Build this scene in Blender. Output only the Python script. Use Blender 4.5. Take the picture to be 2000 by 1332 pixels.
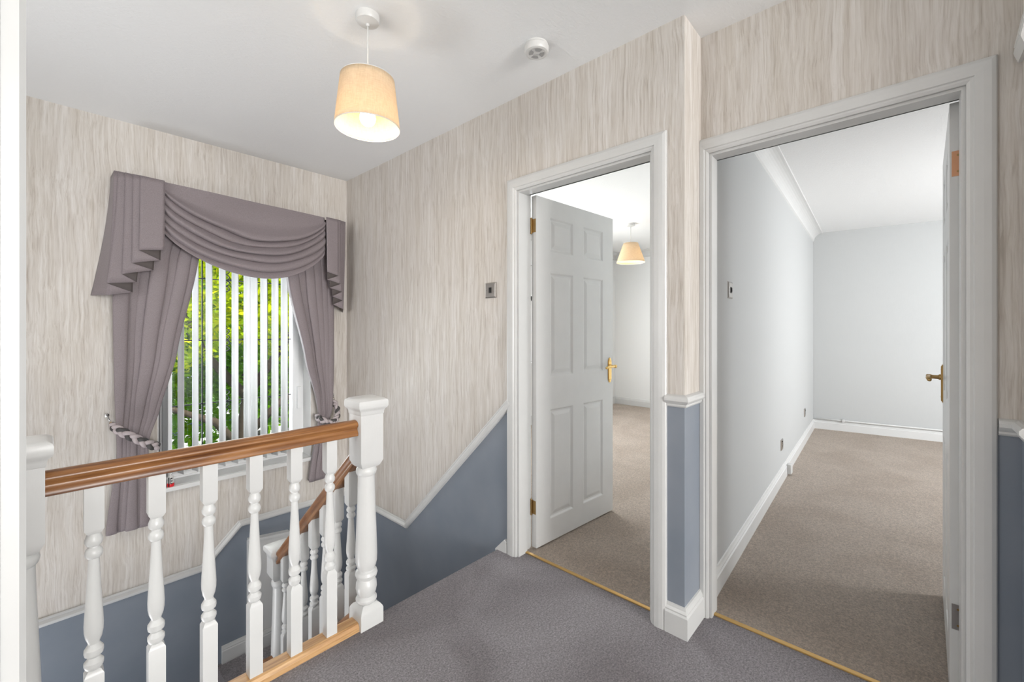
import bpy, bmesh, math, random
from mathutils import Vector, Matrix
PI = math.pi
for o in list(bpy.data.objects): bpy.data.objects.remove(o)
scn = bpy.context.scene
C = scn.collection

# ------------------------------------------------------------------ camera, world, light, exposure
cam_d = bpy.data.cameras.new('camera'); cam = bpy.data.objects.new('camera', cam_d); C.objects.link(cam)
cam.location = (0, 0, 1.24)
cam.rotation_euler = (PI/2, 0, math.radians(42.46-90))
cam_d.sensor_width = 36.0; cam_d.lens = 832.85/2000*36.0
cam_d.shift_y = -(666-643.84)/2000.0
cam_d.clip_start = 0.02
scn.camera = cam
scn.view_settings.view_transform = 'Standard'
scn.view_settings.look = 'None'
scn.view_settings.gamma = 1.0
scn.view_settings.use_curve_mapping = False
scn.view_settings.exposure = 0.06
scn.cycles.use_denoising = True
scn.cycles.max_bounces = 10
scn.cycles.diffuse_bounces = 6
scn.cycles.transparent_max_bounces = 16
scn.cycles.caustics_reflective = False; scn.cycles.caustics_refractive = False
scn.cycles.sample_clamp_indirect = 6.0

world = bpy.data.worlds.new('sky'); scn.world = world; world.use_nodes = True
wn = world.node_tree.nodes; wl = world.node_tree.links
wn['Background'].inputs['Color'].default_value = (0.86, 0.93, 1.0, 1)
wn['Background'].inputs['Strength'].default_value = 1.25

def sun(name, rot, e, col, ang=0.6):
    d = bpy.data.lights.new(name, 'SUN'); d.energy = e; d.color = col; d.angle = math.radians(ang)
    o = bpy.data.objects.new(name, d); C.objects.link(o); o.rotation_euler = rot; return o
sun('sun', (math.radians(38), 0, math.radians(25)), 6.0, (1, .94, .82))

def area(name, loc, target, sx, sy, power, col=(1, 1, 1)):
    d = bpy.data.lights.new(name, 'AREA'); d.shape = 'RECTANGLE'; d.size = sx; d.size_y = sy; d.energy = power; d.color = col
    o = bpy.data.objects.new(name, d); C.objects.link(o); o.location = loc
    o.rotation_euler = (Vector(target)-Vector(loc)).to_track_quat('-Z', 'Y').to_euler(); return o
# daylight at the bedroom, side room and stair windows; the first three are added fill
area('fill_behind_camera', (0.1, -6.55, 1.30), (0.7, 2.0, 2.3), 2.4, 2.0, 440, (1, .985, .96))  # added fill from behind the camera, no window known there
area('fill_landing_left', (-1.42, 1.75, 1.45), (1.9, 1.0, 1.5), 1.5, 1.2, 25, (1, .985, .96))  # added fill for the right wall and doors, window invented
area('fill_stairwell_up', (-0.75, 2.62, -1.26), (-0.1, 2.5, 2.0), 1.0, 1.2, 34, (.97, .98, 1))  # added uplight for the ceiling, hidden down in the stairwell
area('daylight_bedroom_window', (3.9, 3.62, 1.45), (3.9, 0, .4), 2.0, 1.2, 76, (.97, .985, 1))
area('daylight_side_window', (4.4, -2.40, 1.5), (6.3, 0.2, .7), 2.2, 1.3, 120, (.97, .985, 1))
area('daylight_stair_window', (0.96, 3.80, 1.2), (0.96, 0, 0.6), 0.9, 1.7, 36, (.93, .97, 1))

# ------------------------------------------------------------------ materials
def newmat(name):
    m = bpy.data.materials.new(name); m.use_nodes = True
    nt = m.node_tree; return m, nt.nodes, nt.links, nt.nodes['Principled BSDF']
def setc(b, col, rough, metal=0, spec=0.5):
    b.inputs['Base Color'].default_value = (*col, 1); b.inputs['Roughness'].default_value = rough
    b.inputs['Metallic'].default_value = metal; b.inputs['Specular IOR Level'].default_value = spec
def tex(n, l, scale=(1, 1, 1), src='Object'):
    tc = n.new('ShaderNodeTexCoord'); mp = n.new('ShaderNodeMapping'); mp.inputs['Scale'].default_value = scale
    l.new(tc.outputs[src], mp.inputs['Vector']); return mp.outputs['Vector']
def noise(n, l, vec, scale, detail=4, rough=.5, dist=0):
    t = n.new('ShaderNodeTexNoise'); t.inputs['Scale'].default_value = scale; t.inputs['Detail'].default_value = detail
    t.inputs['Roughness'].default_value = rough; t.inputs['Distortion'].default_value = dist
    l.new(vec, t.inputs['Vector']); return t.outputs['Fac']
def ramp(n, l, fac, stops):
    r = n.new('ShaderNodeValToRGB'); e = r.color_ramp.elements
    e[0].position, e[0].color = stops[0][0], (*stops[0][1], 1); e[1].position, e[1].color = stops[-1][0], (*stops[-1][1], 1)
    for p, c in stops[1:-1]:
        x = e.new(p); x.color = (*c, 1)
    l.new(fac, r.inputs['Fac']); return r.outputs['Color']
def mix(n, l, a, b, fac, mode='MIX'):
    m = n.new('ShaderNodeMix'); m.data_type = 'RGBA'; m.blend_type = mode
    for s, v in ((6, a), (7, b)):
        if hasattr(v, 'is_output'): l.new(v, m.inputs[s])
        else: m.inputs[s].default_value = (*v, 1)
    if hasattr(fac, 'is_output'): l.new(fac, m.inputs[0])
    else: m.inputs[0].default_value = fac
    return m.outputs[2]
def bump(n, l, b, h, strength, dist=0.01):
    x = n.new('ShaderNodeBump'); x.inputs['Strength'].default_value = strength; x.inputs['Distance'].default_value = dist
    l.new(h, x.inputs['Height']); l.new(x.outputs['Normal'], b.inputs['Normal'])

def m_plain(name, col, rough, metal=0, nb=0.0, ns=60, spec=.5):
    m, n, l, b = newmat(name); setc(b, col, rough, metal, spec)
    if nb: bump(n, l, b, noise(n, l, tex(n, l), ns, 3), nb, .002)
    return m
def m_gloss_white(name, col=(.66, .665, .66)):
    m, n, l, b = newmat(name); setc(b, col, .32)
    v = tex(n, l); f = noise(n, l, v, 9, 4)
    l.new(ramp(n, l, f, [(.3, tuple(c*.96 for c in col)), (.7, col)]), b.inputs['Base Color'])
    bump(n, l, b, noise(n, l, tex(n, l, (1, 1, .25)), 130, 2), .12, .002); return m
M_WHITE = m_gloss_white('white_gloss_paint')
M_TRIM = m_gloss_white('white_trim_paint', (.58, .585, .58))
def m_wallpaper():
    m, n, l, b = newmat('streaked_wallpaper'); setc(b, (.5, .46, .42), .5)
    v0 = tex(n, l)
    wob = n.new('ShaderNodeTexNoise'); wob.inputs['Scale'].default_value = 3.5; wob.inputs['Detail'].default_value = 2; l.new(v0, wob.inputs['Vector'])
    sub = n.new('ShaderNodeVectorMath'); sub.operation = 'MULTIPLY_ADD'
    l.new(wob.outputs['Color'], sub.inputs[0]); sub.inputs[1].default_value = (.035, .035, 0); l.new(v0, sub.inputs[2])
    def mp(s):
        x = n.new('ShaderNodeMapping'); x.inputs['Scale'].default_value = s; l.new(sub.outputs[0], x.inputs['Vector']); return x.outputs['Vector']
    a = noise(n, l, mp((1, 1, .032)), 95, 4, .6, .3)
    c = noise(n, l, mp((1, 1, .02)), 210, 3, .6)
    k = noise(n, l, mp((1, 1, .07)), 17, 2, .5)
    ca = ramp(n, l, a, [(.28, (.43, .392, .355)), (.42, (.55, .518, .485)), (.58, (.615, .59, .563)), (.75, (.665, .648, .63))])
    cb = ramp(n, l, c, [(.36, (.80, .775, .74)), (.46, (1, 1, 1))])
    ck = ramp(n, l, k, [(.35, (.92, .90, .87)), (.65, (1.0, .995, .99))])
    l.new(mix(n, l, mix(n, l, ca, cb, .62, 'MULTIPLY'), ck, 1.0, 'MULTIPLY'), b.inputs['Base Color'])
    l.new(ramp(n, l, a, [(.4, (.6,)*3), (.7, (.36,)*3)]), b.inputs['Roughness'])
    bump(n, l, b, c, .35, .004); return m
M_PAPER = m_wallpaper()
def m_dado():
    m, n, l, b = newmat('blue_grey_dado_paint'); setc(b, (.2, .23, .27), .42)
    v = tex(n, l); l.new(ramp(n, l, noise(n, l, v, 3.5, 4), [(.3, (.185, .215, .258)), (.7, (.225, .252, .292))]), b.inputs['Base Color'])
    bump(n, l, b, noise(n, l, v, 220, 3), .12, .002); return m
M_DADO = m_dado()
def m_ceiling(name='ceiling_paint', col=(.80, .81, .815)):
    m, n, l, b = newmat(name); setc(b, col, .85, spec=.2)
    bump(n, l, b, noise(n, l, tex(n, l, (1, 2.2, 1)), 42, 5, .6, .8), .35, .006); return m
M_CEIL = m_ceiling()
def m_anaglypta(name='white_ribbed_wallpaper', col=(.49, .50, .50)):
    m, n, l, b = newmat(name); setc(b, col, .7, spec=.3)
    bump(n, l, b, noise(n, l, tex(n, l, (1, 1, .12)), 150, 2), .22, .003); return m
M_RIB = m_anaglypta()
M_RIB_LIT = m_anaglypta('lit_ribbed_wallpaper', (.80, .81, .81))  # paler copy of the ribbed paper, bedroom brightness put into the colour
def m_carpet(name, dark, light, patch):
    m, n, l, b = newmat(name); setc(b, light, .97, spec=.1)
    v = tex(n, l)
    f = noise(n, l, v, 150, 5, .9); g = noise(n, l, v, 2.2, 3, .5, .6); h = noise(n, l, v, 75, 4, .7)
    c1 = ramp(n, l, f, [(.36, dark), (.62, light)])
    c2 = ramp(n, l, g, [(.36, patch), (.62, (1, 1, 1))])
    c3 = ramp(n, l, h, [(.36, (.78, .78, .78)), (.62, (1, 1, 1))])
    l.new(mix(n, l, mix(n, l, c1, c2, 1, 'MULTIPLY'), c3, 1, 'MULTIPLY'), b.inputs['Base Color'])
    b.inputs['Sheen Weight'].default_value = .25; b.inputs['Sheen Roughness'].default_value = .5
    bump(n, l, b, f, 1.0, .02); return m
M_CARPET_G = m_carpet('grey_pile_carpet', (.27, .25, .27), (.82, .77, .81), (.70, .68, .68))
M_CARPET_B = m_carpet('beige_pile_carpet', (.58, .47, .385), (.93, .80, .68), (.88, .86, .84))
def m_wood(name, a, b_, c, scale=(1, 1, 1), rough=.3):
    m, n, l, b = newmat(name); setc(b, b_, rough)
    f = noise(n, l, tex(n, l, scale), 30, 5, .6, 1.2); g = noise(n, l, tex(n, l, scale), 110, 3, .6)
    c1 = ramp(n, l, f, [(.3, a), (.5, b_), (.72, c)]); c2 = ramp(n, l, g, [(.38, (.72, .66, .6)), (.52, (1, 1, 1))])
    l.new(mix(n, l, c1, c2, .8, 'MULTIPLY'), b.inputs['Base Color']); bump(n, l, b, g, .08, .002); return m
M_OAK = m_wood('oak_handrail', (.12, .042, .014), (.27, .115, .037), (.37, .175, .062), (.06, 1, 1))
M_OAKL = m_wood('oak_base', (.42, .22, .09), (.58, .34, .15), (.68, .44, .23), (.06, 1, 1), .4)
M_OAKY = m_wood('oak_stair_rail', (.13, .052, .02), (.25, .11, .042), (.34, .165, .068), (1, .08, .08))
M_BRASS = m_plain('brass', (.80, .56, .22), .25, 1)
M_OLDBRASS = m_plain('aged_brass', (.42, .28, .12), .38, 1, .2)
M_STRIP = m_plain('brass_strip', (.62, .40, .15), .4, .7)
M_COPPER = m_plain('worn_copper', (.62, .33, .19), .5, .6, .3)
M_STEEL = m_plain('brushed_steel', (.42, .40, .38), .32, 1)
M_CHROME = m_plain('chrome', (.75, .75, .75), .12, 1)
M_BLACK = m_plain('black_plastic', (.012, .012, .012), .35)
M_PLASTIC = m_plain('white_plastic', (.62, .62, .61), .35)
M_GREYPL = m_plain('grey_vent', (.33, .33, .33), .6)
M_UPVC = m_plain('white_upvc', (.84, .85, .86), .28)
M_RED = m_plain('red_plastic', (.75, .02, .03), .35)
M_LEAD = m_plain('lead_strip', (.03, .035, .04), .5, .3)
def m_fabric():
    m, n, l, b = newmat('mauve_grey_curtain_cloth'); v = tex(n, l)
    c = ramp(n, l, noise(n, l, v, 260, 3, .7), [(.35, (.20, .168, .178)), (.65, (.268, .230, .242))])
    l.new(c, b.inputs['Base Color']); setc(b, (.3, .26, .27), .62); l.new(c, b.inputs['Base Color'])
    b.inputs['Sheen Weight'].default_value = .15; b.inputs['Sheen Roughness'].default_value = .4
    w = noise(n, l, v, 900, 1); bump(n, l, b, w, .25, .001)
    tr = n.new('ShaderNodeBsdfTranslucent'); tr.inputs['Color'].default_value = (.42, .40, .45, 1)
    ms = n.new('ShaderNodeMixShader'); ms.inputs[0].default_value = .12
    l.new(b.outputs[0], ms.inputs[1]); l.new(tr.outputs[0], ms.inputs[2]); l.new(ms.outputs[0], n['Material Output'].inputs['Surface']); return m
M_CLOTH = m_fabric()
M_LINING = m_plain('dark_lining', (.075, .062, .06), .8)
M_BRAID_L = m_plain('mauve_braid', (.42, .37, .38), .6, 0, .3, 200)
M_BRAID_D = m_plain('charcoal_braid', (.055, .052, .052), .6, 0, .3, 200)
def m_transl(name, col, tcol, f, rough=.6):
    m, n, l, b = newmat(name); setc(b, col, rough, spec=.3)
    tr = n.new('ShaderNodeBsdfTranslucent'); tr.inputs['Color'].default_value = (*tcol, 1)
    ms = n.new('ShaderNodeMixShader'); ms.inputs[0].default_value = f
    l.new(b.outputs[0], ms.inputs[1]); l.new(tr.outputs[0], ms.inputs[2]); l.new(ms.outputs[0], n['Material Output'].inputs['Surface'])
    return m, n, l, b
M_VANE = m_transl('white_blind_fabric', (.86, .865, .87), (.9, .9, .9), .20)[0]
def m_shade():
    m, n, l, b = m_transl('cream_lampshade_linen', (.80, .66, .46), (.90, .74, .50), .38)
    v = tex(n, l); a = noise(n, l, tex(n, l, (1, 1, .04)), 300, 2); c = noise(n, l, tex(n, l, (.1, .1, 1)), 420, 2)
    l.new(ramp(n, l, mix(n, l, a, c, .5), [(.4, (.66, .55, .40)), (.6, (.80, .70, .54))]), b.inputs['Base Color']); return m
M_SHADE = m_shade()
def m_emit(name, col, s):
    m, n, l, b = newmat(name); setc(b, (1, 1, 1), .4)
    b.inputs['Emission Color'].default_value = (*col, 1); b.inputs['Emission Strength'].default_value = s; return m
M_BULB = m_emit('lit_bulb', (1, .88, .70), 9)
def m_glass():
    m, n, l, b = newmat('window_glass'); n.remove(b)
    t = n.new('ShaderNodeBsdfTransparent'); g = n.new('ShaderNodeBsdfGlossy'); g.inputs['Roughness'].default_value = .02
    fr = n.new('ShaderNodeFresnel'); fr.inputs['IOR'].default_value = 1.45; ms = n.new('ShaderNodeMixShader')
    l.new(fr.outputs[0], ms.inputs[0]); l.new(t.outputs[0], ms.inputs[1]); l.new(g.outputs[0], ms.inputs[2])
    l.new(ms.outputs[0], n['Material Output'].inputs['Surface']); return m
M_GLASS = m_glass()
def m_leaf(name, cols, tcol):
    m, n, l, b = m_transl(name, cols[1], tcol, .45, .6); b.inputs['Specular IOR Level'].default_value = .15
    g = n.new('ShaderNodeNewGeometry')
    st = [(i/(len(cols)-1), c) for i, c in enumerate(cols)]
    l.new(ramp(n, l, g.outputs['Random Per Island'], st), b.inputs['Base Color']); return m
M_LEAF_Y = m_leaf('sunny_leaf', [(.10, .26, .0), (.38, .58, .0), (.80, .76, .0), (.28, .50, .0), (.60, .68, .0)], (.75, .80, .0))
M_LEAF_G = m_leaf('green_leaf', [(.015, .07, .0), (.07, .24, .0), (.26, .48, .0), (.04, .15, .0), (.16, .38, .0)], (.25, .55, .0))
M_BARK = m_plain('bark', (.06, .045, .03), .9, 0, .8, 25)
M_GRASS = m_plain('lawn', (.10, .20, .03), .95, 0, .6, 40)
M_ROAD = m_plain('tarmac', (.09, .09, .09), .9, 0, .3, 60)
M_CAR = m_plain('white_car_paint', (.82, .84, .86), .15)
M_TYRE = m_plain('tyre_rubber', (.02, .02, .02), .8)
M_CARGLASS = m_plain('tinted_glass', (.03, .05, .07), .06)
M_RENDER = m_plain('outer_render', (.55, .52, .48), .9, 0, .3, 40)

# ------------------------------------------------------------------ mesh helpers
class MB:
    def __init__(s): s.v = []; s.f = []; s.m = []
    def add(s, vs, fs, mi=0):
        k = len(s.v); s.v += [tuple(v) for v in vs]
        for i, f in enumerate(fs): s.f.append([k+j for j in f]); s.m.append(mi[i] if isinstance(mi, list) else mi)
        return s
    def box(s, x0, y0, z0, x1, y1, z1, mi=0, bv=0):
        if bv > 0:
            bm = bmesh.new(); bmesh.ops.create_cube(bm, size=1)
            for v in bm.verts: v.co = Vector(((x0+x1)/2+v.co.x*(x1-x0), (y0+y1)/2+v.co.y*(y1-y0), (z0+z1)/2+v.co.z*(z1-z0)))
            bmesh.ops.bevel(bm, geom=bm.edges[:], offset=bv, segments=2, affect='EDGES', profile=.6)
            return s.bm(bm, mi)
        vs = [(x0, y0, z0), (x1, y0, z0), (x1, y1, z0), (x0, y1, z0), (x0, y0, z1), (x1, y0, z1), (x1, y1, z1), (x0, y1, z1)]
        return s.add(vs, [(0, 3, 2, 1), (4, 5, 6, 7), (0, 1, 5, 4), (1, 2, 6, 5), (2, 3, 7, 6), (3, 0, 4, 7)], mi)
    def bm(s, bm, mi=0, M=None):
        bm.verts.ensure_lookup_table(); bm.verts.index_update()
        vs = [(M @ v.co if M else v.co)[:] for v in bm.verts]; fs = [[v.index for v in f.verts] for f in bm.faces]; bm.free()
        return s.add(vs, fs, mi)
    def prism(s, poly, a, b, f3, mi=0, mback=None, mside=None):
        """poly in 2D, extruded from a to b; f3(u,v,w) -> xyz"""
        n = len(poly); vs = [f3(u, v, a) for u, v in poly]+[f3(u, v, b) for u, v in poly]
        fs = [list(range(n))[::-1], list(range(n, 2*n))]+[(i, (i+1) % n, n+(i+1) % n, n+i) for i in range(n)]
        mb_ = mi if mback is None else mback; ms_ = mi if mside is None else mside
        return s.add(vs, fs, [mi, mb_]+[ms_]*n)
    def lathe(s, prof, cx=0, cy=0, seg=24, mi=0, M=None, cap=True):
        vs = []; fs = []
        for r, z in prof:
            for i in range(seg):
                a = 2*PI*i/seg; vs.append((cx+r*math.cos(a), cy+r*math.sin(a), z))
        for k in range(len(prof)-1):
            for i in range(seg):
                j = (i+1) % seg; fs.append((k*seg+i, k*seg+j, (k+1)*seg+j, (k+1)*seg+i))
        if cap:
            fs.append(list(range(seg))[::-1]); fs.append([(len(prof)-1)*seg+i for i in range(seg)])
        if M: vs = [(M @ Vector(v))[:] for v in vs]
        return s.add(vs, fs, mi)
    def sqlathe(s, prof, cx=0, cy=0, mi=0):
        """square loops (half width, z), joined"""
        vs = []
        for r, z in prof: vs += [(cx-r, cy-r, z), (cx+r, cy-r, z), (cx+r, cy+r, z), (cx-r, cy+r, z)]
        fs = [(3, 2, 1, 0)]
        for k in range(len(prof)-1): fs += [(4*k+i, 4*k+(i+1) % 4, 4*k+4+(i+1) % 4, 4*k+4+i) for i in range(4)]
        n = 4*(len(prof)-1); fs.append((n, n+1, n+2, n+3)); return s.add(vs, fs, mi)
    def tube(s, pts, r, seg=10, mi=0, closed=False):
        pts = [Vector(p) for p in pts]; rs = r if isinstance(r, (list, tuple)) else [r]*len(pts); vs = []; fs = []
        up = Vector((0, 0, 1)); n = len(pts); prev = None
        for i, p in enumerate(pts):
            t = (pts[(i+1) % n]-pts[i-1]) if closed else (pts[min(i+1, n-1)]-pts[max(i-1, 0)])
            t.normalize()
            if prev is None:
                a = t.cross(up if abs(t.z) < .9 else Vector((1, 0, 0))).normalized()
            else:
                a = (prev-t*prev.dot(t)).normalized()
            prev = a; b = t.cross(a)
            for k in range(seg):
                th = 2*PI*k/seg; vs.append((p+(a*math.cos(th)+b*math.sin(th))*rs[i])[:])
        m = n if closed else n-1
        for i in range(m):
            for k in range(seg):
                fs.append((i*seg+k, i*seg+(k+1) % seg, ((i+1) % n)*seg+(k+1) % seg, ((i+1) % n)*seg+k))
        if not closed: fs += [list(range(seg))[::-1], [(n-1)*seg+k for k in range(seg)]]
        return s.add(vs, fs, mi)
    def ellip(s, c, r, M=None, seg=14, rings=9, mi=0):
        vs = [(0, 0, -1)]; fs = []
        for i in range(1, rings):
            a = -PI/2+PI*i/rings
            for k in range(seg): vs.append((math.cos(a)*math.cos(2*PI*k/seg), math.cos(a)*math.sin(2*PI*k/seg), math.sin(a)))
        vs.append((0, 0, 1)); e = len(vs)-1
        for k in range(seg):
            fs.append((0, 1+(k+1) % seg, 1+k)); fs.append((e, 1+(rings-2)*seg+k, 1+(rings-2)*seg+(k+1) % seg))
            for i in range(rings-2): fs.append((1+i*seg+k, 1+i*seg+(k+1) % seg, 1+(i+1)*seg+(k+1) % seg, 1+(i+1)*seg+k))
        R = M or Matrix.Identity(3)
        return s.add([(Vector(c)+R @ Vector((v[0]*r[0], v[1]*r[1], v[2]*r[2])))[:] for v in vs], fs, mi)
    def grid(s, rows, mi=0, closed=False):
        nr = len(rows); nc = len(rows[0]); vs = [p for r in rows for p in r]; fs = []
        for i in range(nr-1):
            for j in range(nc if closed else nc-1):
                k = (j+1) % nc; fs.append((i*nc+j, i*nc+k, (i+1)*nc+k, (i+1)*nc+j))
        return s.add(vs, fs, mi)
    def build(s, name, mats, parent=None, smooth=False, sub=(0, 0, 0), solid=0, auto=None):
        me = bpy.data.meshes.new(name); ox = Vector(sub)
        if parent is not None and 'wloc' in parent: ox = Vector(parent['wloc'])
        me.from_pydata([tuple(Vector(v)-ox) for v in s.v], [], s.f)
        for m in (mats if isinstance(mats, (list, tuple)) else [mats]): me.materials.append(m)
        for p, mi in zip(me.polygons, s.m): p.material_index = mi; p.use_smooth = bool(smooth or auto)
        bm = bmesh.new(); bm.from_mesh(me); bmesh.ops.recalc_face_normals(bm, faces=bm.faces[:])
        if auto:
            for e in bm.edges:
                if len(e.link_faces) == 2 and e.calc_face_angle(0) > math.radians(auto): e.smooth = False
        bm.to_mesh(me); bm.free()
        o = bpy.data.objects.new(name, me); C.objects.link(o)
        if parent is not None:
            o.parent = parent
            if 'wloc' in parent: o['wloc'] = list(parent['wloc'])
        elif tuple(sub) != (0, 0, 0): o.location = sub; o['wloc'] = list(sub)
        if solid:
            md = o.modifiers.new('thickness', 'SOLIDIFY'); md.thickness = solid; md.offset = 0
        return o
def tag(o, label=None, cat=None, group=None, kind=None):
    if label: o['label'] = label
    if cat: o['category'] = cat
    if group: o['group'] = group
    if kind: o['kind'] = kind
    return o
def root(name, loc, label=None, cat=None, group=None, kind=None):
    o = bpy.data.objects.new(name, None); o.empty_display_size = .05; C.objects.link(o); o.location = loc; o['wloc'] = list(loc)
    return tag(o, label, cat, group, kind)
def struct(o, label=None): return tag(o, label, None, None, 'structure')

def miter_path(pts, closed=False):
    """2D offset directions (left normal) with mitres"""
    n = len(pts); out = []
    for i in range(n):
        ds = []
        if i > 0: d = (Vector(pts[i])-Vector(pts[i-1])).normalized(); ds.append(Vector((-d.y, d.x)))
        if i < n-1: d = (Vector(pts[i+1])-Vector(pts[i])).normalized(); ds.append(Vector((-d.y, d.x)))
        if len(ds) == 1: out.append(ds[0])
        else:
            b = (ds[0]+ds[1]); b.normalize(); out.append(b/max(.3, b.dot(ds[0])))
    return out
def sweep_plan(mb, prof, pts, z0=0, side=1, mi=0):
    """profile (out, z) swept along plan polyline"""
    nm = miter_path(pts); rows = []
    for p, nn in zip(pts, nm): rows.append([(p[0]+side*nn.x*o, p[1]+side*nn.y*o, z0+z) for o, z in prof])
    mb.grid(rows, mi, closed=True); n = len(prof)
    mb.add(rows[0], [list(range(n))], mi); mb.add(rows[-1], [list(range(n))], mi)
def sweep_wall(mb, prof, pts, f3, mi=0):
    """profile (across, out) swept along a polyline in the wall plane"""
    nm = miter_path(pts); rows = []
    for p, nn in zip(pts, nm): rows.append([f3(p[0]+nn.x*a, p[1]+nn.y*a, o) for a, o in prof])
    mb.grid(rows, mi, closed=True); n = len(prof)
    mb.add(rows[0], [list(range(n))], mi); mb.add(rows[-1], [list(range(n))], mi)

YW, XW, XR, ZC = 3.506, 1.737, 1.927, 2.51
YP = .647
ZL = -1.09      # half landing
ZL2 = -1.32
DADO = .975
# ------------------------------------------------------------------ shell
mb = MB()
nose = [(1.70-.02+.02*math.sin(a), -.02+.02*math.cos(a)) for a in [0, .4, .8, 1.2, PI/2]]
mb.prism([(-6.8, 0)]+nose+[(1.70, -.2), (-6.8, -.2)], -1.45, XW, lambda u, v, w: (w, u, v))
mb.box(XW, -.26, -.2, 1.975, YP, 0)
mb.box(XW, -6.8, -.2, 1.92, -.26, 0)
mb.box(XW, .78, -.2, 1.80, 1.55, 0)
struct(mb.build('floor', M_CARPET_G))
mb = MB(); mb.prism([(1.80, .78), (6.6, .95), (6.6, 3.6), (1.80, 3.6)], -.2, .004, lambda u, v, w: (u, v, w)); struct(mb.build('floor_bedroom', M_CARPET_B))
mb = MB(); mb.prism([(1.975, .64), (2.05, .68), (6.7, .88), (6.9, -2.45), (1.975, -2.5)], -.2, .004, lambda u, v, w: (u, v, w)); struct(mb.build('floor_side_room', M_CARPET_B))
mb = MB(); mb.box(.80, 2.79, ZL-.2, XW, YW, ZL); struct(mb.build('floor_half_landing', M_CARPET_G))
mb = MB(); mb.box(-1.45, 1.75, ZL2-.2, .80, YW, ZL2); struct(mb.build('floor_lower', M_CARPET_G))

mb = MB(); mb.box(-1.45, -6.8, ZC, XW+.05, YW+.1, ZC+.12); mb.box(XW+.05, -6.8, ZC, XR+.05, YP+.02, ZC+.12); struct(mb.build('ceiling', M_CEIL))
mb = MB(); mb.box(1.84, .75, ZC, 6.7, 3.6, ZC+.1); struct(mb.build('ceiling_bedroom', M_CEIL))
mb = MB(); mb.box(2.0, -2.6, 2.45, 6.9, .90, 2.55); struct(mb.build('ceiling_side_room', M_CEIL))

# right wall (door to bedroom)
ZT = 2.56
f = lambda u, v, w: (w, u, v)
mb = MB()
def rw(poly, mi): mb.prism(poly, XW, 1.85, f, mi, 2, mi)
rw([(.77, 2.0), (1.555, 2.0), (1.555, ZT), (.77, ZT)], 0)
rw([(1.555, .92), (2.62, -.15), (YW, -.15), (YW, ZT), (1.555, ZT)], 0)
rw([(1.555, .92), (2.62, -.15), (YW, -.15), (YW, -1.5), (1.555, -1.5)], 1)
struct(mb.build('wall_right', [M_PAPER, M_DADO, M_RIB_LIT]))
# pier between the doors
g = lambda u, v, w: (u, v, w)
mb = MB()
pp = [(XW, YP), (2.04, YP), (2.04, .77), (XW, .77)]
mb.prism(pp, .95, ZT, g, 0); mb.prism(pp, -.02, .95, g, 1)
struct(mb.build('wall_pier', [M_PAPER, M_DADO]))
# recessed wall with the second door
mb = MB()
def rr(poly, mi): mb.prism(poly, XR, 2.04, f, mi, 2, mi)
rr([(-.15, 2.0), (YP, 2.0), (YP, ZT), (-.15, ZT)], 0)
rr([(-.36, .95), (-.15, .95), (-.15, ZT), (-.36, ZT)], 0)
rr([(-.36, -.02), (-.15, -.02), (-.15, .95), (-.36, .95)], 1)
mb.box(XR, .618, -.02, 2.04, YP, 2.0, 1)
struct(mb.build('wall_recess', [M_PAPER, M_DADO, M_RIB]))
# return wall at the right edge of the picture
mb = MB(); h = lambda u, v, w: (u, w, v)
mb.prism([(1.80, .95), (XR, .95), (XR, ZT), (1.80, ZT)], -.258, -.36, h, 0); mb.prism([(1.80, -.02), (XR, -.02), (XR, .95), (1.80, .95)], -.258, -.36, h, 1)
struct(mb.build('wall_near', [M_PAPER, M_DADO]))
# window wall
WX0, WX1, WZ0, WZ1 = .48, 1.44, .225, 2.06
mb = MB()
def ww(poly, mi): mb.prism(poly, YW, 3.76, h, mi, 3, mi)
ww([(-1.45, -.37), (.70, -.37), (.92, -.14), (WX0, -.14)][:2]+[(.92, -.14), (WX1, -.14), (WX1, WZ0-.03), (-1.45, WZ0-.03)], 0)
ww([(WX1, -.14), (XW+.12, -.14), (XW+.12, ZT), (WX1, ZT)], 0)
ww([(-1.45, WZ0-.03), (WX0, WZ0-.03), (WX0, ZT), (-1.45, ZT)], 0)
ww([(WX0, WZ1), (WX1, WZ1), (WX1, ZT), (WX0, ZT)], 0)
ww([(-1.45, -1.6), (XW+.12, -1.6), (XW+.12, -.14), (.92, -.14), (.70, -.37), (-1.45, -.37)], 1)
struct(mb.build('wall_window', [M_PAPER, M_DADO, M_RIB, M_RENDER]))
# unseen enclosure of stairwell and of the room behind the camera
mb = MB(); mb.box(-1.55, -6.8, -1.6, -1.45, 1.0, ZT); mb.box(-1.55, 2.5, -1.6, -1.45, 3.76, ZT); mb.box(-1.55, 1.0, -1.6, -1.45, 2.5, .85); mb.box(-1.55, 1.0, 2.05, -1.45, 2.5, ZT); struct(mb.build('wall_left', M_PAPER))
mb = MB(); mb.box(-1.45, 1.74, -1.6, .90, 1.76, -.2); struct(mb.build('wall_under_landing', M_DADO))
mb = MB(); mb.box(-1.45, .45, -.02, -.045, .57, ZT); struct(mb.build('wall_doorway', M_PAPER))
mb = MB(); mb.box(-1.5, -6.82, 0, -1.15, -6.7, ZT); mb.box(1.25, -6.82, 0, 1.92, -6.7, ZT); mb.box(-1.5, -6.82, 0, 1.92, -6.7, .35); mb.box(-1.5, -6.82, 2.35, 1.92, -6.7, ZT)
mb.box(1.84, -6.7, -.02, 1.925, -.36, ZT); struct(mb.build('wall_back', M_RIB))
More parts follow.
